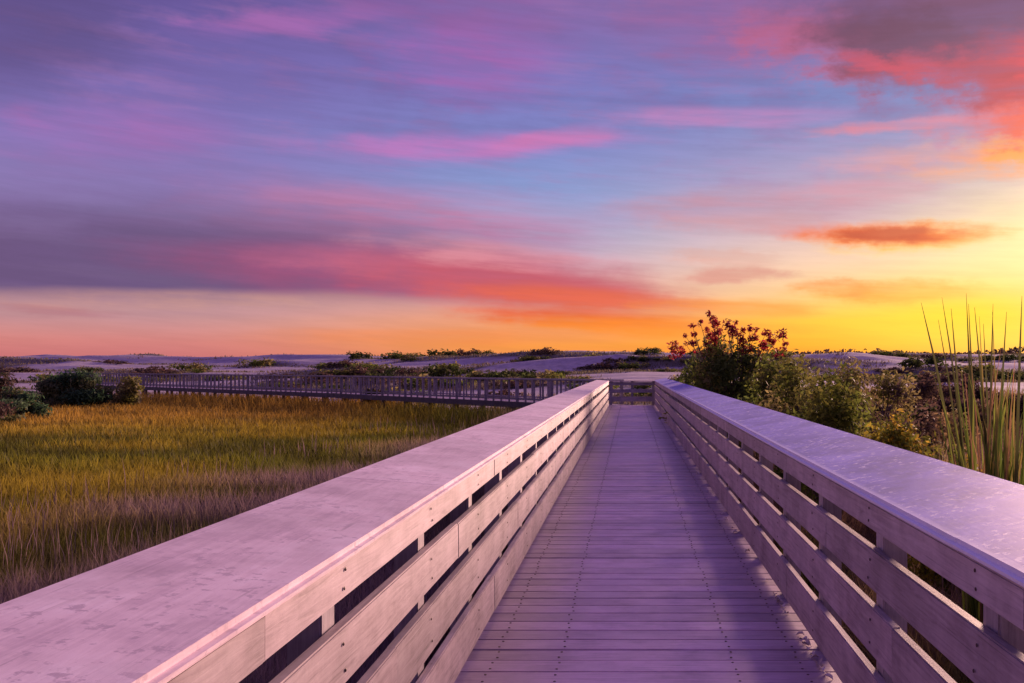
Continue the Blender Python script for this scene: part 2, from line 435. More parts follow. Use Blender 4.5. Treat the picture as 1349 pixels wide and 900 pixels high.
def bark_mat():
    m, N, L, b = new_mat('bark')
    t = N.new('ShaderNodeTexCoord'); n = N.new('ShaderNodeTexNoise'); n.inputs['Scale'].default_value = 18
    L.new(t.outputs['Object'], n.inputs[0])
    cr = N.new('ShaderNodeValToRGB'); cr.color_ramp.elements[0].color = (0.05, 0.03, 0.025, 1); cr.color_ramp.elements[1].color = (0.17, 0.12, 0.1, 1)
    L.new(n.outputs[0], cr.inputs[0]); L.new(cr.outputs[0], b.inputs['Base Color']); b.inputs['Roughness'].default_value = 0.9
    return m
BARK = bark_mat()

# ------------------------------------------------------------------ terrain
def vnoise(x, y, seed=0.0, oct=4):
    """cheap vectorised value noise"""
    x = np.asarray(x, float); y = np.asarray(y, float)
    out = np.zeros(np.broadcast(x, y).shape); amp = 1.0; tot = 0.0
    for o in range(oct):
        fx = x * 2 ** o + seed * 13.1 + o * 7.7; fy = y * 2 ** o + seed * 5.3 + o * 3.1
        ix = np.floor(fx).astype(np.int64); iy = np.floor(fy).astype(np.int64)
        tx = fx - ix; ty = fy - iy; tx = tx * tx * (3 - 2 * tx); ty = ty * ty * (3 - 2 * ty)
        def h(a, b):
            v = (a * 374761393 + b * 668265263 + int(seed * 1000) * 69069) & 0xffffffff
            v = ((v ^ (v >> 13)) * 1274126177) & 0xffffffff
            return ((v ^ (v >> 16)) & 0xffff) / 65535.0
        v = (h(ix, iy) * (1 - tx) + h(ix + 1, iy) * tx) * (1 - ty) + (h(ix, iy + 1) * (1 - tx) + h(ix + 1, iy + 1) * tx) * ty
        out = out + v * amp; tot += amp; amp *= 0.5
    return out / tot

def sstep(a, b, x):
    t = np.clip((np.asarray(x, float) - a) / (b - a), 0, 1)
    return t * t * (3 - 2 * t)

GROUND = -1.05
def height(x, y):
    x = np.asarray(x, float); y = np.asarray(y, float)
    h = GROUND + (vnoise(x / 9, y / 9, 1.0) - 0.5) * 0.25
    # distance beyond the far walkway line
    d = (y - 40) - np.clip(-x, 0, 60) * 0.80 - np.clip(x, 0, 200) * 0.10
    rise = sstep(22, 75, d)
    dn = vnoise(x / 34, y / 15, 2.0, 4)
    h = h + rise * (0.5 + 2.0 * dn)
    big = sstep(60, 120, d)
    ridge = 1 - np.abs(vnoise(x / 60, y / 26, 3.0, 4) * 2 - 1)
    fade = sstep(320, 220, y)
    h = h + big * (0.7 + 3.1 * ridge ** 1.5) * (0.3 + 0.7 * fade)
    h = h - sstep(260, 420, y) * 1.0
    return h

def axis(lo, hi, step, far):
    fine = np.arange(lo, hi + 1e-6, step)
    out = [hi + (far - hi) * (k / 10) ** 2.2 for k in range(1, 11)]
    inn = [lo - (far - abs(lo)) * (k / 10) ** 2.2 for k in range(10, 0, -1)]
    return np.concatenate([inn, fine, out])
ax = axis(-170, 130, 1.2, 3500); ay = axis(-14, 300, 1.2, 3500)
GX, GY = np.meshgrid(ax, ay)
GZ = height(GX, GY)
nx, ny = len(ax), len(ay)
idx = np.arange(nx * ny).reshape(ny, nx)
quads = np.stack([idx[:-1, :-1], idx[:-1, 1:], idx[1:, 1:], idx[1:, :-1]], -1).reshape(-1, 4)

def ground_mat():
    m, N, L, b = new_mat('sand_and_marsh_soil')
    geo = N.new('ShaderNodeNewGeometry')
    at = N.new('ShaderNodeAttribute'); at.attribute_name = 'tint'
    n = N.new('ShaderNodeTexNoise'); n.inputs['Scale'].default_value = 0.9; n.inputs['Detail'].default_value = 8; n.inputs['Roughness'].default_value = 0.7
    L.new(geo.outputs['Position'], n.inputs[0])
    mr = N.new('ShaderNodeMapRange'); mr.inputs[1].default_value = 0.3; mr.inputs[2].default_value = 0.7; mr.inputs[3].default_value = 0.7; mr.inputs[4].default_value = 1.2
    L.new(n.outputs[0], mr.inputs[0])
    sc = N.new('ShaderNodeVectorMath'); sc.operation = 'SCALE'
    L.new(at.outputs['Color'], sc.inputs[0]); L.new(mr.outputs[0], sc.inputs['Scale'])
    L.new(sc.outputs[0], b.inputs['Base Color'])
    b.inputs['Roughness'].default_value = 0.95; b.inputs['Specular IOR Level'].default_value = 0.1
    bp = N.new('ShaderNodeBump'); bp.inputs['Strength'].default_value = 0.5; bp.inputs['Distance'].default_value = 0.08
    L.new(n.outputs[0], bp.inputs['Height']); L.new(bp.outputs[0], b.inputs['Normal'])
    return m

def walk_d(x, y):
    """metres beyond the line of the side walkway"""
    x = np.asarray(x, float)
    yb = np.where(x > -17.2, 38.6 + 1.10 * np.clip(-0.95 - x, 0, None), 56.5 + 0.905 * (-17.2 - x)) + np.clip(x, 0, 200) * 0.10
    return y - yb
fx, fy = GX.ravel(), GY.ravel()
sandm = sstep(2.0, 7.0, walk_d(fx, fy) + (vnoise(fx / 5, fy / 5, 4.0) - 0.5) * 6)
veg = sstep(0.50, 0.60, vnoise(fx / 22, fy / 9, 5.0, 4))
soil = np.array([0.050, 0.040, 0.024]); sand = np.array([0.50, 0.42, 0.46]); dveg = np.array([0.10, 0.085, 0.06])
c = soil[None] * (1 - sandm)[:, None] + (sand[None] * (1 - 0.8 * veg[:, None]) + dveg[None] * 0.8 * veg[:, None]) * sandm[:, None]
gme = mesh_np('ground', np.stack([fx, fy, GZ.ravel()], -1), [quads], ground_mat(), c)
gme.polygons.foreach_set('use_smooth', np.ones(len(gme.polygons), bool))
ground = tag(link('ground', gme), 'marsh ground rising to pale sand dunes', 'ground', kind='structure')

# ------------------------------------------------------------------ boardwalk deck
Y0, Y1 = -1.6, 38.4
XL, XR = -0.83, 1.0            # inner faces of the two railings
deck = tag(link('boardwalk', None), 'long timber boardwalk of crosswise planks', 'boardwalk', kind='structure')
PITCH = 0.190
pw = XR - XL + 0.30
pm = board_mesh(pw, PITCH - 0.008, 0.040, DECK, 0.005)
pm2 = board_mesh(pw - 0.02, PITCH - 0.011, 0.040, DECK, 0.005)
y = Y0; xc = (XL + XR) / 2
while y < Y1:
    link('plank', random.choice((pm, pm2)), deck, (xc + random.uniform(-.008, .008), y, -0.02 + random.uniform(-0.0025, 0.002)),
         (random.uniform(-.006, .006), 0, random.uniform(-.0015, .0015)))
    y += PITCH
jm = board_mesh(0.05, Y1 - Y0 + 0.1, 0.20, DARKW)
for jx in (XL - 0.06, xc - 0.45, xc + 0.45, XR + 0.06):
    link('joist', jm, deck, (jx, (Y0 + Y1) / 2, -0.145))
pim = board_mesh(0.14, 0.14, 1.2, DARKW)
yy = 2.75
while yy < Y1:
    for jx in (XL - 0.2, XR + 0.2):
        link('pile', pim, deck, (jx, yy, -0.85))
    yy += 2.44

# ------------------------------------------------------------------ railings beside the walk
def railing(side, label, tilt, mcap, y_end):
    xi = XL if side < 0 else XR
    root = tag(link('railing', None, None, (xi, 0, 0)), label, 'railing', 'timber railings along the near boardwalk')
    # rail boards (eye-relative spans measured off the photo), 38 mm thick
    spans = [(0.562, 0.673), (0.755, 0.926), (0.998, 1.200), (1.272, 1.494)]
    SEG = 3.66
    for r, (a, b_) in enumerate(spans):
        zc = EYE - (a + b_) / 2; hh = b_ - a
        y = Y0 - 0.2 - [0.0, 1.22, 2.44, 0.0][r] + (0.30 if side < 0 else 0.55)
        while y < y_end:
            ya = max(y, Y0 - 0.3); yb = min(y + SEG, y_end)
            if yb - ya > 0.1:
                me = board_mesh(0.038, yb - ya - 0.006, hh, RAIL, 0.005)
                link('rail_board', me, root, (side * (0.019 + random.uniform(0, .003)), (ya + yb) / 2, zc + random.uniform(-.003, .003)),
                     (0, random.uniform(-.01, .01), random.uniform(-.0006, .0006)))
            y += SEG
    # posts
    me = board_mesh(0.10, 0.12, 1.20, POST)
    y = 2.75 - 3 * 1.22
    while y < y_end + 0.05:
        link('post', me, root, (side * 0.0945, y, EYE - 0.566 - 0.60), (0, 0, random.uniform(-.02, .02)))
        y += 1.22
    # wide cap, leaning in towards the walk
    W, T = 0.50, 0.042
    CSEG = 6.1
    y = Y0 - (0.3 if side < 0 else 1.6)
    z_in = EYE - 0.525
    while y < y_end + 0.05:
        ya = max(y, Y0 - 0.4); yb = min(y + CSEG, y_end + 0.06)
        if yb - ya > 0.1:
            me = board_mesh(W, yb - ya - 0.002, T, mcap, 0.017, key='cap')
            cx = side * (-0.022 + W / 2 * math.cos(tilt)); cz = z_in + W / 2 * math.sin(tilt) - T / 2 * math.cos(tilt) + 0.002
            link('cap_board', me, root, (cx + side * T / 2 * math.sin(tilt), (ya + yb) / 2, cz + random.uniform(-.001, .001)),
                 (0, -side * tilt, random.uniform(-.0004, .0004)))
        y += CSEG
    return root
railing(-1, 'pale pink-grey timber railing with wide flat cap on the marsh grass side', R(4.6), CAP_L, 36.9)
railing(1, 'lavender timber railing with speckled cap on the shrub side', R(10.5), CAP_R, Y1 + 0.1)

# screw heads: two per board at every post, two rows down the deck
def screw_mat():
    m, N, L, b = new_mat('rusted_screw'); t = N.new('ShaderNodeTexCoord'); n = N.new('ShaderNodeTexNoise'); n.inputs['Scale'].default_value = 3
    L.new(t.outputs['Object'], n.inputs[0]); cr = N.new('ShaderNodeValToRGB')
    cr.color_ramp.elements[0].color = (0.04, 0.03, 0.035, 1); cr.color_ramp.elements[1].color = (0.16, 0.09, 0.07, 1)
    L.new(n.outputs[0], cr.inputs[0]); L.new(cr.outputs[0], b.inputs['Base Color']); b.inputs['Roughness'].default_value = 0.6; b.inputs['Metallic'].default_value = 0.4
    return m
SCREW = screw_mat()
def screws(points, normal_axis, sgn, parent, rad=0.006):
    P = np.asarray(points, float); n = len(P); k = 6
    a = np.arange(k) * 2 * math.pi / k
    o = np.zeros((k, 3)); u, v = [i for i in range(3) if i != normal_axis]
    o[:, u] = np.cos(a) * rad; o[:, v] = np.sin(a) * rad
    lift = np.zeros(3); lift[normal_axis] = sgn * 0.0025
    V = np.concatenate([P[:, None] + o[None] * 1.25, P[:, None] + o[None] + lift], 1).reshape(-1, 3)
    i0 = np.arange(n)[:, None] * 12
    caps = i0 + np.arange(6, 12)[None]
    sides = np.concatenate([i0 + np.array([j, (j + 1) % k, k + (j + 1) % k, k + j])[None] for j in range(k)])
    tag(link('screw_heads', mesh_np('screw_heads', V, [sides, caps], SCREW), parent), kind='stuff')
pts = []
y = Y0
while y < Y1:
    for jx in (XL + 0.12, xc - 0.45, xc + 0.45, XR - 0.12):
        for dy_ in (-0.05, 0.05): pts.append((jx + random.uniform(-.012, .012), y + dy_ + random.uniform(-.006, .006), 0.001))
    y += PITCH
screws(pts, 2, 1, deck)
for root_, side in [(o, -1 if o.location.x < 0 else 1) for o in list(COL.objects) if o.name.startswith('railing')]:
    pts = []; y = 2.75 - 3 * 1.22
    while y < 36.8:
        for (a_, b_) in ((0.562, 0.668), (0.760, 0.924), (1.002, 1.195), (1.278, 1.490)):
            for f in (0.25, 0.75): pts.append((-side * 0.0003, y + random.uniform(-.02, .02), EYE - (a_ + (b_ - a_) * f)))
        y += 1.22
    screws(pts, 0, -side, root_, 0.005)

# end railing across the walk
root = tag(link('end_railing', None, None, (xc, Y1 + 0.16, 0)), 'short dark slatted railing across the far end of the walk', 'railing')
W = XR - XL
for (za, zb) in ((0.80, 0.93), (0.50, 0.64), (0.14, 0.34)):
    link('rail_board', board_mesh(W + 0.1, 0.038, zb - za, FARW), root, (0, 0, (za + zb) / 2))
for px in (-W / 2 + 0.05, 0, W / 2 - 0.05):
    link('post', board_mesh(0.1, 0.1, 1.5, FARW), root, (px, 0.07, 0.2))
link('cap_board', board_mesh(W + 0.16, 0.30, 0.04, RAIL, 0.008, 'ecap'), root, (0, 0.04, 0.972))

# ------------------------------------------------------------------ far walkway running off to the left
A = Vector((-0.95, 38.6, 0)); B = Vector((-17.2, 56.5, 0)); C_ = Vector((-52.0, 88.0, 0))
fw = tag(link('side_boardwalk', None, None, A), 'raised walkway slanting away behind the marsh grass', 'boardwalk', kind='structure')
def run(P, Q, parent_loc):
    d = (Q - P); L = d.length; ang = math.atan2(d.y, d.x)
    return d.normalized(), L, ang
for P, Q in ((A, B), (B, C_)):
    d, L, ang = run(P, Q, A)
    mid = (P + Q) / 2 - A
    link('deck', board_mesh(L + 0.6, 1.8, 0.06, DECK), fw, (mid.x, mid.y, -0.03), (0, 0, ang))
    nrm = Vector((-d.y, d.x, 0))
    for s in (-1, 1):
        q = mid + nrm * s * 0.93
        link('edge_beam', board_mesh(L + 0.5, 0.05, 0.26, DARKW), fw, (q.x, q.y, -0.11), (0, 0, ang))
    k = 0.6
    while k < L:
        for s in (-1, 1):
            q = P + d * k + nrm * s * 0.80 - A
            link('pile', board_mesh(0.16, 0.16, 1.3, DARKW), fw, (q.x, q.y, -0.72), (0, 0, ang))
        k += 2.4
def far_rail(P, Q, s, label):
    d, L, ang = run(P, Q, None)
    nrm = Vector((-d.y, d.x, 0))
    o0 = P + nrm * s * 0.86
    root = tag(link('railing', None, None, o0, (0, 0, ang)), label, 'railing', 'dark railings of the side walkway')
    link('cap_board', board_mesh(L, 0.16, 0.055, FARW), root, (L / 2, 0, 1.0))
    link('rail_board', board_mesh(L, 0.035, 0.07, FARW), root, (L / 2, 0, 0.16))
    me = board_mesh(0.075, 0.06, 1.02, FARW); mp = board_mesh(0.11, 0.10, 1.2, FARW)
    k = 0.05; i = 0
    while k < L:
        link('post' if i % 4 == 0 else 'baluster', mp if i % 4 == 0 else me, root, (k, 0, 0.38 if i % 4 == 0 else 0.47), (0, 0, random.uniform(-.05, .05)))
        k += 0.62; i += 1
far_rail(A, B, 1, 'dark barred railing on the grass side of the walkway near its bend')
far_rail(A, B, -1, 'dark barred railing on the dune side of the walkway near its bend')
far_rail(B, C_, 1, 'dark barred railing on the grass side of the walkway far stretch')
far_rail(B, C_, -1, 'dark barred railing on the dune side of the walkway far stretch')

# ------------------------------------------------------------------ plants
def blades_mesh(name, px, py, pz, h, w, lean, col, mat, tipcol=None, seg=2):
    """px.. arrays of n blades; tapered curved blades, 2 quads + tip"""
    n = len(px)
    ang = rng.uniform(0, 2 * math.pi, n)
    ldir = rng.uniform(0, 2 * math.pi, n)
    cx, sx = np.cos(ang), np.sin(ang)
    lx, ly = np.cos(ldir) * lean, np.sin(ldir) * lean
    base = np.stack([px, py, pz], -1)
    up = np.zeros((n, 3)); up[:, 2] = h
    le = np.stack([lx * h, ly * h, np.zeros(n)], -1)
    side = np.stack([cx * w / 2, sx * w / 2, np.zeros(n)], -1)
    V = np.empty((n, 5, 3))
    V[:, 0] = base - side; V[:, 1] = base + side
    m = base + up * 0.55 + le * 0.3
    V[:, 2] = m + side * 0.8; V[:, 3] = m - side * 0.8
    V[:, 4] = base + up * np.sqrt(np.clip(1 - lean ** 2 * 0.4, 0.3, 1))[:, None] + le
    i0 = np.arange(n)[:, None] * 5
    q = i0 + np.array([0, 1, 2, 3])[None]
    t = i0 + np.array([3, 2, 4])[None]
    C = np.repeat(col[:, None, :], 5, 1)
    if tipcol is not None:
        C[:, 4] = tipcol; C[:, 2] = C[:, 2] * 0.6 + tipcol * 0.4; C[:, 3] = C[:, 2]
    return mesh_np(name, V.reshape(-1, 3), [q, t], mat, C.reshape(-1, 3))

def wedge(n, az0, az1, r0, r1, power=1.0):
    """random points in a wedge seen from the walk, denser near"""
    az = np.radians(rng.uniform(az0, az1, n))
    r = r0 * (r1 / r0) ** (rng.uniform(0, 1, n) ** power)
    return r * np.sin(az), r * np.cos(az), r

# marsh grass on the left
n = 300000
x, y, r = wedge(n, -44, -3, 3.2, 80)
d = walk_d(x, y)
keep = (x < -1.75) & (d < 1.2) & (y > 0.5)
# not through the side walkway
x, y, r, d = x[keep], y[keep], r[keep], d[keep]
n = len(x)
p1 = vnoise(x / 14, y / 6, 6.0, 3); p2 = vnoise(x / 4, y / 2.2, 7.0, 3); p3 = vnoise(x / 1.6, y / 1.2, 8.0, 2)
gold = np.array([0.44, 0.265, 0.045]); olive = np.array([0.30, 0.235, 0.028]); green = np.array([0.145, 0.165, 0.02])
mauve = np.array([0.25, 0.175, 0.185]); dark = np.array([0.06, 0.05, 0.02])
wg = sstep(29, 46, y - x * 0.2 * 0 + (p1 - .5) * 20) * sstep(-9, -17, x + (p1 - .5) * 10)
wm = sstep(9.5, 4.8, -x + (p2 - .5) * 7 + (p1 - .5) * 4 + np.clip(y - 22, 0, 40) * 0.12)
wgr = sstep(0.44, 0.58, 0.6 * p1 + 0.4 * p2)
col = olive * (1 - wgr)[:, None] + green * wgr[:, None]
col = col * (1 - wg)[:, None] + gold * wg[:, None]
col = col * (1 - wm)[:, None] + mauve * wm[:, None]
wd = sstep(0.52, 0.66, p2) * 0.8 * (1 - 0.6 * sstep(-14, -4, d))
col = col * (1 - wd)[:, None] + (dark * 0.6 + col * 0.35) * wd[:, None]
col *= rng.uniform(0.6, 1.25, n)[:, None] * (0.7 + 0.45 * p3)[:, None]
hh = (0.22 + 0.34 * p2 + 0.12 * wm) * rng.uniform(0.6, 1.3, n) * (1 - 0.35 * wd)
hh = np.clip(hh * (1 + 1.6 * sstep(-9, -2, d)), 0, 0.95)
ww = np.clip(0.0025 + 0.0008 * r, 0.004, 0.045) * rng.uniform(0.6, 1.4, n)
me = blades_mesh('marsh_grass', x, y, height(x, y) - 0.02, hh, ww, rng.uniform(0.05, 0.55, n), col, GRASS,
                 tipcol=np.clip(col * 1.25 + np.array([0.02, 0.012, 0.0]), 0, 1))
tag(link('marsh_grass', me), 'golden and olive marsh grass filling the field beside the boardwalk', 'grass', kind='stuff')

# taller seed-headed stems by the railing
n = 6000
x, y, r = wedge(n, -44, -8, 5.5, 40)
k = (x < -3.2) & (x > -10) & (walk_d(x, y) < -2); x, y, r = x[k], y[k], r[k]
pp = vnoise(x / 3, y / 3, 11.0, 2); k = rng.uniform(0, 1, len(x)) < sstep(0.35, 0.6, pp); x, y, r = x[k], y[k], r[k]
n = len(x)
col = np.array([0.25, 0.17, 0.165]) * rng.uniform(0.6, 1.3, n)[:, None]
V = []; h2 = rng.uniform(0.40, 0.82, n)
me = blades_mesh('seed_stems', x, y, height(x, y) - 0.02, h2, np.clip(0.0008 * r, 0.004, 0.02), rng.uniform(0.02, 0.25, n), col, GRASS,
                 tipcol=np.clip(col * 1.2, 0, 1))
tag(link('seed_stems', me), 'mauve seed-headed grass stems rising from the marsh near the railing', 'grass', kind='stuff')

# scrubby undergrowth on the right
n = 110000
x, y, r = wedge(n, 2, 34, 4.0, 85)
k = (x > 1.85) & (y > 1); x, y, r = x[k], y[k], r[k]
n = len(x)
p1 = vnoise(x / 6, y / 5, 12.0, 3); p2 = vnoise(x / 2, y / 2, 13.0, 3)
brown = np.array([0.26, 0.16, 0.10]); gr = np.array([0.13, 0.14, 0.03]); mar = np.array([0.12, 0.065, 0.06]); straw = np.array([0.42, 0.29, 0.14])
w1 = sstep(0.42, 0.6, p1); w2 = sstep(0.55, 0.7, p2); w3 = sstep(0.38, 0.28, p2)
col = brown * (1 - w1)[:, None] + gr * w1[:, None]
col = col * (1 - w2)[:, None] + mar * w2[:, None]; col = col * (1 - w3)[:, None] + straw * w3[:, None]
col *= rng.uniform(0.6, 1.4, n)[:, None]
hh = (0.35 + 0.75 * p2) * rng.uniform(0.6, 1.3, n)
ww = np.clip(0.004 + 0.0013 * r, 0.007, 0.07) * rng.uniform(0.6, 1.4, n)
me = blades_mesh('scrub_grass', x, y, height(x, y) - 0.02, hh, ww, rng.uniform(0.1, 0.8, n), col, GRASS)
tag(link('scrub_grass', me), 'brown and green scrub grass covering the ground on the shrub side', 'grass', kind='stuff')

# dune grass patches
n = 170000
x, y, r = wedge(n, -46, 34, 60, 240, 0.8)
p = vnoise(x / 22, y / 9, 5.0, 4); q = vnoise(x / 5, y / 4, 14.0, 3)
k = (walk_d(x, y) > 4) & ((p + (q - .5) * 0.25) > 0.535)
x, y, r, q = x[k], y[k], r[k], q[k]; n = len(x)
col = (np.array([0.16, 0.15, 0.075]) * (1 - q)[:, None] + np.array([0.13, 0.085, 0.085]) * q[:, None]) * rng.uniform(0.5, 1.4, n)[:, None] * 1.2
me = blades_mesh('dune_grass', x, y, height(x, y) - 0.03, rng.uniform(0.2, 0.5, n), 0.0008 * r * rng.uniform(0.6, 1.5, n), rng.uniform(0.2, 0.9, n), col, GRASS)
tag(link('dune_grass', me), 'dark grass patches growing on the far sand dunes', 'grass', kind='stuff')

# ---- leafy shrubs
def leaf_cloud(centers, radii, n, size, cols, flat=0.8, up=0.3):
    """n leaves spread through blobs; returns verts, quads, colors"""
    centers = np.asarray(centers, float); radii = np.asarray(radii, float)
    wts = np.prod(radii, 1) ** 0.75; wts /= wts.sum()
    bi = rng.choice(len(centers), n, p=wts)
    v = rng.normal(size=(n, 3)); v /= np.linalg.norm(v, axis=1)[:, None]
    rr = rng.uniform(0, 1, n) ** 0.45
    rr *= 0.8 + 0.3 * rng.uniform(0, 1, n) ** 3
    pos = centers[bi] + v * rr[:, None] * radii[bi]
    nrm = v * 0.7 + rng.normal(size=(n, 3)) * 0.7; nrm[:, 2] += up
    nrm /= np.linalg.norm(nrm, axis=1)[:, None]
    t = np.cross(nrm, rng.normal(size=(n, 3))); t /= np.linalg.norm(t, axis=1)[:, None]
    b = np.cross(nrm, t)
    s = size * rng.uniform(0.55, 1.4, n)
    V = np.empty((n, 4, 3))
    V[:, 0] = pos - t * s[:, None]; V[:, 1] = pos + b * (s * 0.42)[:, None] + nrm * (s * 0.12)[:, None]
    V[:, 2] = pos + t * s[:, None]; V[:, 3] = pos - b * (s * 0.42)[:, None] + nrm * (s * 0.12)[:, None]
    ci = rng.integers(0, len(cols), len(centers))
    C = np.asarray(cols)[ci[bi]] * rng.uniform(0.6, 1.45, n)[:, None]
    Q = np.arange(n * 4).reshape(n, 4)
    return V.reshape(-1, 3), Q, np.repeat(C, 4, 0), bi

def stems_mesh(base, tips, r0, r1, mat):
    bm = bmesh.new()
    for tip in tips:
        tip = Vector(tip); b0 = Vector(base) + Vector((random.uniform(-.12, .12), random.uniform(-.12, .12), 0))
        pts = [b0 + (tip - b0) * t + Vector((random.uniform(-1, 1), random.uniform(-1, 1), 0)) * 0.05 * (tip - b0).length * (0 < t < 1) for t in (0, .35, .7, 1)]
        prev = None
        for i, p in enumerate(pts):
            rad = r0 + (r1 - r0) * i / 3
            ring = [bm.verts.new(p + Vector((math.cos(a) * rad, math.sin(a) * rad, 0))) for a in (0, 1.2566, 2.513, 3.770, 5.027)]
            if prev:
                for j in range(5): bm.faces.new((prev[j], prev[(j + 1) % 5], ring[(j + 1) % 5], ring[j]))
            prev = ring
    me = bpy.data.meshes.new('stem'); bm.to_mesh(me); bm.free(); me.materials.append(mat)
    return me

def shrub(name, x, y, w, h, label, cols, n=2600, leaf=0.06, blobs=16, group=None, depth=None, red_top=None, upright=0.0, fat=1.0):
    z = float(height(x, y))
    depth = depth or w
    root = tag(link(name, None, None, (x, y, z)), label, 'shrub', group)
    cs, rs = [], []
    for i in range(blobs):
        a = random.uniform(0, 2 * math.pi); q = math.sqrt(random.uniform(0, 1))
        t = random.uniform(0.22, 0.95)
        taper = (1 - upright * t) * (1.0 - 0.55 * max(0, t - 0.55) / 0.45)
        s = random.uniform(0.14, 0.28) * fat
        cs.append((math.cos(a) * q * w / 2 * taper * 0.85, math.sin(a) * q * depth / 2 * taper * 0.85, h * t * random.uniform(0.85, 1.0)))
        rs.append((w * s * 0.75, depth * s * 0.75, h * s * random.uniform(0.6, 1.0)))
    V, Q, C, bi = leaf_cloud(cs, rs, n, leaf, cols)
    V[:, 2] = np.maximum(V[:, 2], 0.02)
    link('foliage', mesh_np('foliage', V, [Q], LEAF, C), root)
    tips = [c for c in cs]
    link('stem', stems_mesh((0, 0, -0.1), tips, 0.018 + 0.006 * h, 0.006, BARK), root)
    if red_top:
        V, Q, C, bi = leaf_cloud(red_top[0], red_top[1], red_top[2], leaf * 0.72, red_top[3])
        link('red_leaf_cluster', mesh_np('red_leaf_cluster', V, [Q], LEAF, C), root)
        link('branch', stems_mesh((0, 0, h * 0.4), red_top[0], 0.02, 0.006, BARK), root)
    return root

G_D = [(0.045, 0.062, 0.020), (0.065, 0.085, 0.024), (0.085, 0.095, 0.028)]
G_O = [(0.135, 0.165, 0.032), (0.185, 0.18, 0.045), (0.085, 0.115, 0.03), (0.26, 0.22, 0.085)]
G_Y = [(0.32, 0.27, 0.035), (0.40, 0.28, 0.04), (0.18, 0.19, 0.03)]
G_B = [(0.11, 0.065, 0.055), (0.075, 0.05, 0.042), (0.15, 0.10, 0.075)]
G_R = [(0.36, 0.035, 0.045), (0.28, 0.035, 0.055), (0.40, 0.07, 0.06)]
G_G = [(0.06, 0.115, 0.055), (0.085, 0.135, 0.07), (0.14, 0.15, 0.065)]

# tall red-topped shrub beside the walk
z0 = float(height(2.75, 26))
tops = []; trs = []
env = [(890, 458), (902, 442), (916, 430), (930, 414), (940, 420), (948, 426), (958, 428), (968, 432), (976, 424), (986, 432), (1000, 434), (1012, 438), (1022, 442), (1036, 454)]
for i, (ex, ey) in enumerate(env):
    py_ = ey
    while py_ < 470:
        s_ = random.uniform(.08, .19)
        tops.append(((ex + random.uniform(-6, 6) - 830) / FPX * 26 - 2.75, random.uniform(-.7, .7), EYE + (484 - py_) / FPX * 26 - z0)); trs.append((s_, s_, s_ * random.uniform(.7, 1.4)))
        py_ += random.uniform(7, 14)
shrub('red_topped_shrub', 2.75, 26, 3.4, 3.25, 'tall shrub topped with clusters of dark red leaves beside the railing', G_O, 8000, 0.075, 40,
      red_top=(tops, trs, 2600, G_R), upright=0.1)
SG = 'shrubs beside the railing'
shrub('leafy_shrub', 2.35, 34.0, 2.4, 2.6, 'low olive shrub between the red-topped shrub and the walk end', G_O, 3600, 0.085, 22, SG)
shrub('leafy_shrub', 2.35, 30.0, 2.2, 2.9, 'upright olive shrub close behind the red-topped shrub', G_O, 4200, 0.08, 24, SG)
shrub('leafy_shrub', 3.45, 21.8, 3.0, 2.65, 'dense olive green shrub just before the red-topped shrub', G_O, 7600, 0.065, 36, SG)
shrub('leafy_shrub', 3.5, 17.6, 2.6, 2.75, 'bushy brown-green shrub in the middle of the shrub row', [*G_O, G_B[2]], 7600, 0.055, 34, SG)
shrub('leafy_shrub', 5.2, 20.6, 2.4, 2.7, 'brown-tinged shrub standing back from the railing', [G_O[1], G_B[2], G_O[3]], 4600, 0.06, 24, SG)
shrub('leafy_shrub', 3.15, 14.4, 1.9, 2.45, 'leafy green shrub between the brown-green and yellow-green shrubs', [G_O[0], G_O[1], G_Y[2]], 5600, 0.05, 28, SG)
shrub('leafy_shrub', 3.35, 12.2, 1.5, 2.2, 'small yellow-green shrub leaning over the railing cap', G_Y, 4600, 0.042, 26, SG)
shrub('leafy_shrub', 3.2, 9.6, 1.25, 1.95, 'low yellowish bush at the foot of the tall reeds', [*G_Y, G_B[2]], 4200, 0.034, 24, SG)
shrub('leafy_shrub', 5.0, 15.2, 1.8, 2.0, 'straggly straw-coloured bush behind the yellow-green shrub', [G_B[2], (0.30, 0.21, 0.10), G_O[3]], 3400, 0.05, 18, SG)
shrub('dark_shrub', 8.9, 29, 1.6, 1.5, 'single dark green round bush among brown scrub', G_D, 1800, 0.08, 12)
for i, (x, y, w, h, lab) in enumerate(((12.5, 40, 4.2, 2.1, 'wide maroon thicket before the sand strip'),
                                      (9.4, 38, 3.0, 1.7, 'low maroon thicket next to the wide one'),
                                      (16.0, 43, 3.2, 2.0, 'maroon thicket behind the tall reeds'),
                                      (7.2, 33, 2.6, 1.6, 'brown thicket behind the olive shrubs'),
                                      (11.0, 32, 2.4, 1.5, 'brown bush before the wide maroon thicket'),
                                      (14.0, 34, 2.6, 1.6, 'brown bush beside the reeds'))):
    shrub('thicket', x, y, w, h, lab, G_B, 2400, 0.10, 16, 'brown thickets before the dunes')

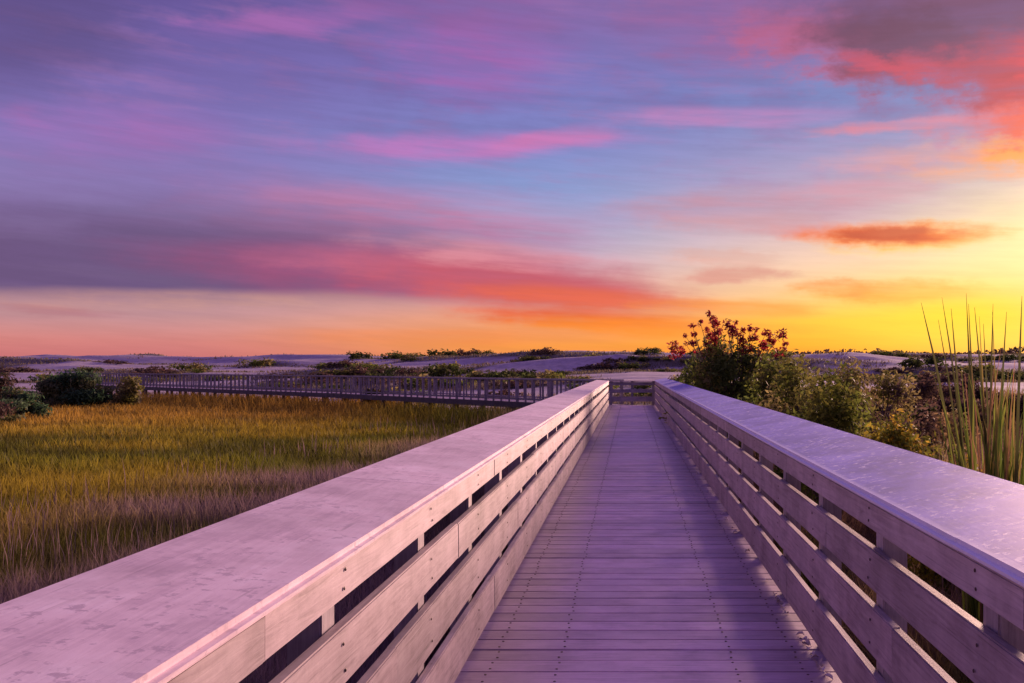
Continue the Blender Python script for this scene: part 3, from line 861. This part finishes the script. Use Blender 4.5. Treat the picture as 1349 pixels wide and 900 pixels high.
# bushes at the left edge of the marsh
shrub('round_bush', -34.3, 58.5, 4.6, 2.3, 'large round dark green bush at the edge of the marsh', G_G, 9000, 0.12, 26, depth=3.0, fat=1.55)
shrub('round_bush', -32.0, 60.5, 2.4, 1.9, 'pale olive bush against the large dark bush', [G_O[3], G_O[1], (0.2, .17, .1)], 2200, 0.12, 14, fat=1.55)
shrub('round_bush', -29.6, 46.0, 2.4, 1.45, 'dark low bush in the golden grass', [*G_G, G_B[1]], 2200, 0.10, 14, fat=1.55)
shrub('round_bush', -28.0, 41.5, 2.8, 1.1, 'flat dark bush at the corner of the golden grass', [*G_G, G_B[0]], 2200, 0.10, 14, fat=1.55)
shrub('round_bush', -41.0, 60.5, 3.4, 2.2, 'dark brown bush beside the large dark green bush', [*G_B, G_D[0]], 2400, 0.13, 16, fat=1.55)
shrub('marsh_shrub', -14.6, 54.2, 1.7, 1.35, 'dark scrubby bush under the walkway bend', [*G_D, G_B[1]], 1500, 0.09, 12)

# shrubs dotted over the far dunes: one prototype set, copied
protos = []
for cset in (G_D, G_O, G_B):
    cs = [(random.uniform(-.75, .75), random.uniform(-.5, .5), random.uniform(.15, .55)) for _ in range(12)]
    rs = [(random.uniform(.25, .5), random.uniform(.25, .45), random.uniform(.15, .35)) for _ in range(12)]
    V, Q, C, bi = leaf_cloud(cs, rs, 520, 0.10, cset)
    V[:, 2] = np.maximum(V[:, 2], -0.05)
    protos.append(mesh_np('dune_shrub', V, [Q], LEAF, C))
cnt = 0
names = ('dark green', 'olive', 'maroon brown')
while cnt < 170:
    az = random.uniform(-38, 26); r = random.uniform(75, 215)
    x, y = r * math.sin(R(az)), r * math.cos(R(az))
    if float(walk_d(x, y)) < 12: continue
    if float(vnoise(x / 22, y / 9, 5.0, 4)) + random.uniform(-.08, .08) < 0.49: continue
    i = random.randrange(3); s = random.uniform(1.2, 3.0) * (0.7 + r / 250)
    o = link('dune_shrub', protos[i], None, (x, y, float(height(x, y)) - 0.12 * s), (0, 0, random.uniform(0, 6.28)), (s, s, s * random.uniform(.45, .75)))
    big_ = 'broad' if s > 2.2 else 'small'
    where = 'dunes behind the side walkway' if az < 0 else 'dunes behind the shrub row'
    tag(o, '%s %s shrub on the far %s' % (big_, names[i], where), 'shrub', '%s %s shrubs on the %s' % (big_, names[i], where))
    cnt += 1

# far-off line of trees on the skyline
n = 60000
az = np.radians(rng.uniform(-48, 50, n)); rr = rng.uniform(300, 360, n)
x = rr * np.sin(az); y = rr * np.cos(az)
prof = 0.5 + 4.6 * sstep(-0.12, 0.25, az) + 1.4 * (vnoise(az * 60, az * 0, 15.0, 4) - .5)
keep = (az > -0.10) | (rng.uniform(0, 1, n) < 0.12); az, x, y, prof = az[keep], x[keep], y[keep], prof[keep]; n = len(x)
t = rng.uniform(0, 1, n) ** 0.8
hz = height(x, y)
pos = np.stack([x, y, hz + prof * t], -1)
nv = rng.normal(size=(n, 3)); nv /= np.linalg.norm(nv, axis=1)[:, None]
tt = np.cross(nv, rng.normal(size=(n, 3))); tt /= np.linalg.norm(tt, axis=1)[:, None]; bb = np.cross(nv, tt)
s = rng.uniform(0.3, 0.75, n)[:, None]
V = np.stack([pos - tt * s, pos - bb * s * .7, pos + tt * s, pos + bb * s * .7], 1)
C = np.repeat(np.array([0.075, 0.05, 0.045])[None] * rng.uniform(0.6, 1.4, n)[:, None], 4, 0)
tag(link('far_woodland', mesh_np('far_woodland', V.reshape(-1, 3), [np.arange(n * 4).reshape(n, 4)], LEAF, C)),
    'far dark line of trees along the skyline', 'woodland', kind='stuff')

# tall reeds on the right: a clump with separate long leaves
def reed_clump(x, y, label, specs, cols):
    z = float(height(x, y))
    root = tag(link('reed_clump', None, None, (x, y, z)), label, 'reeds', 'tall reeds beside the railing')
    for (bx, tx, th, w, ci) in specs:
        bm = bmesh.new(); lay = bm.verts.layers.float_color.new('tint') if hasattr(bm.verts.layers, 'float_color') else None
        by = random.uniform(-.25, .25); ty = by + random.uniform(-.15, .15); rotd = random.uniform(-.6, .6)
        prev = None; K = 7
        for i in range(K + 1):
            t = i / K
            cx = bx + (tx - bx) * t ** 2.2; cy = by + (ty - by) * t
            ww = w * (1 - t) ** 0.55 * 0.5 + 0.0012
            dxx, dyy = math.cos(rotd) * ww, math.sin(rotd) * ww
            fold = ww * 0.5
            ring = [bm.verts.new((cx - dxx, cy - dyy, th * t)), bm.verts.new((cx + math.sin(rotd) * fold, cy + fold, th * t)), bm.verts.new((cx + dxx, cy + dyy, th * t))]
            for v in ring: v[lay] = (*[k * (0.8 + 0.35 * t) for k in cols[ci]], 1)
            if prev:
                for j in range(2): bm.faces.new((prev[j], prev[j + 1], ring[j + 1], ring[j]))
            prev = ring
        me = bpy.data.meshes.new('leaf'); bm.to_mesh(me); bm.free(); me.materials.append(LEAF)
        link('leaf', me, root)
ZR = 6.6
def rx(px): return (px - 830) / FPX * ZR
def rh(py): return EYE + (484 - py) / FPX * ZR + 1.05
RC = [(0.18, 0.22, 0.04), (0.10, 0.15, 0.03), (0.24, 0.20, 0.06), (0.07, 0.075, 0.03), (0.30, 0.17, 0.09)]
x0 = rx(1305)
specs = []
for (pb, pt, py, w, ci) in ((1296, 1228, 388, .026, 3), (1300, 1258, 380, .024, 3), (1288, 1268, 396, .022, 3), (1302, 1294, 374, .026, 3), (1308, 1312, 392, .024, 3),
                            (1316, 1326, 386, .024, 3), (1338, 1346, 364, .040, 3), (1300, 1284, 410, .02, 2), (1312, 1304, 404, .02, 2), (1292, 1246, 412, .02, 3), (1304, 1280, 398, .02, 3), (1320, 1334, 402, .022, 3), (1328, 1318, 416, .02, 3), (1310, 1300, 388, .02, 3)):
    specs.append((rx(pb) - x0, rx(pt) - x0, rh(py), w * 1.5, ci))
for _ in range(90):
    pb = random.uniform(1280, 1340); specs.append((rx(pb) - x0, rx(pb + random.gauss(0, 38)) - x0, rh(440 + 150 * random.random() ** 0.8), random.uniform(.014, .042), random.choice((0, 0, 1, 1, 2, 4))))
reed_clump(x0, ZR, 'tall green reed clump with blades standing against the yellow sky', specs, RC)
x1 = rx(1365); specs = []
for _ in range(16):
    pb = random.uniform(1345, 1400); specs.append((rx(pb) - x1, rx(pb + random.uniform(-40, 40)) - x1, rh(random.uniform(420, 590)), random.uniform(.018, .04), random.choice((0, 1, 2, 4, 4))))
reed_clump(x1, ZR - 0.2, 'brownish reed clump beside the tall green one', specs, RC)
# dry brush behind the reeds
n = 1500
bx = rng.normal(3.75, 0.30, n); by = rng.normal(9.6, 0.45, n)
col = np.array([0.34, 0.24, 0.17]) * rng.uniform(0.5, 1.4, n)[:, None]
me = blades_mesh('dry_grass_tuft', bx, by, height(bx, by) - 0.02, rng.uniform(1.0, 2.05, n), rng.uniform(0.006, 0.014, n), rng.uniform(0.02, 0.28, n), col, GRASS)
tag(link('dry_grass_tuft', me), 'pale dry grass tuft behind the tall green reeds', 'grass', kind='stuff')

# ------------------------------------------------------------------ litter along the deck edge
def dry_leaf_mesh(seed):
    rr = random.Random(seed); bm = bmesh.new()
    prof = [(0, .0), (.2, .32), (.45, .42), (.7, .3), (.88, .13), (1, 0)]
    L_, Rr, Mi = [], [], []
    for t, w in prof:
        zc = .18 * math.sin(t * math.pi) * rr.uniform(.7, 1.3)
        Mi.append(bm.verts.new((t - .5, 0, zc)))
        L_.append(bm.verts.new((t - .5, w * rr.uniform(.8, 1.2), zc + w * rr.uniform(.4, .9)))); Rr.append(bm.verts.new((t - .5, -w * rr.uniform(.8, 1.2), zc + w * rr.uniform(.3, .8))))
    for i in range(5):
        for a, b_ in ((L_, Mi), (Mi, Rr)):
            try: bm.faces.new((a[i], a[i + 1], b_[i + 1], b_[i]))
            except ValueError: pass
    bmesh.ops.remove_doubles(bm, verts=bm.verts, dist=1e-4)
    me = bpy.data.meshes.new('dry_leaf'); bm.to_mesh(me); bm.free()
    return me
m, N, L, b = new_mat('dry_leaf'); b.inputs['Roughness'].default_value = 0.7
oi = N.new('ShaderNodeObjectInfo'); cr = N.new('ShaderNodeValToRGB')
cr.color_ramp.elements[0].color = (0.35, 0.26, 0.24, 1); cr.color_ramp.elements[1].color = (0.75, 0.66, 0.68, 1)
tx = N.new('ShaderNodeTexCoord'); nn = N.new('ShaderNodeTexNoise'); nn.inputs['Scale'].default_value = 6
L.new(tx.outputs['Object'], nn.inputs[0]); mm = N.new('ShaderNodeMath'); mm.operation = 'MULTIPLY_ADD'; mm.inputs[1].default_value = 0.5
L.new(nn.outputs[0], mm.inputs[0]); m2 = N.new('ShaderNodeMath'); m2.operation = 'MULTIPLY'; m2.inputs[1].default_value = 0.6
L.new(oi.outputs['Random'], m2.inputs[0]); L.new(m2.outputs[0], mm.inputs[2]); L.new(mm.outputs[0], cr.inputs[0]); L.new(cr.outputs[0], b.inputs['Base Color'])
lm = [dry_leaf_mesh(s) for s in range(5)]
for me in lm: me.materials.append(m)
for (pxx, pyy, k) in ((893, 590, 1), (950, 675, 2), (957, 684, 2), (969, 699, 3), (1028, 786, 2), (1034, 797, 3), (1040, 806, 2), (1058, 842, 3), (1066, 853, 3), (1073, 866, 2), (1080, 880, 3), (1088, 893, 2), (1012, 762, 1), (990, 730, 1), (915, 625, 1)):
    for _ in range(k):
        yy = FPX * EYE / (pyy + random.uniform(-4, 4) - 484)
        xx = min((pxx - 830 + random.uniform(-4, 8)) / FPX * yy, XR - 0.03)
        s = random.uniform(0.035, 0.06)
        tag(link('dry_leaf', random.choice(lm), None, (xx, yy, 0.004), (random.uniform(-.2, .2), random.uniform(-.2, .2), random.uniform(0, 6.28)), (s, s, s)),
            'small pale curled dry leaf on the deck edge under the lavender railing', 'leaf', 'dry leaves along the deck edge')
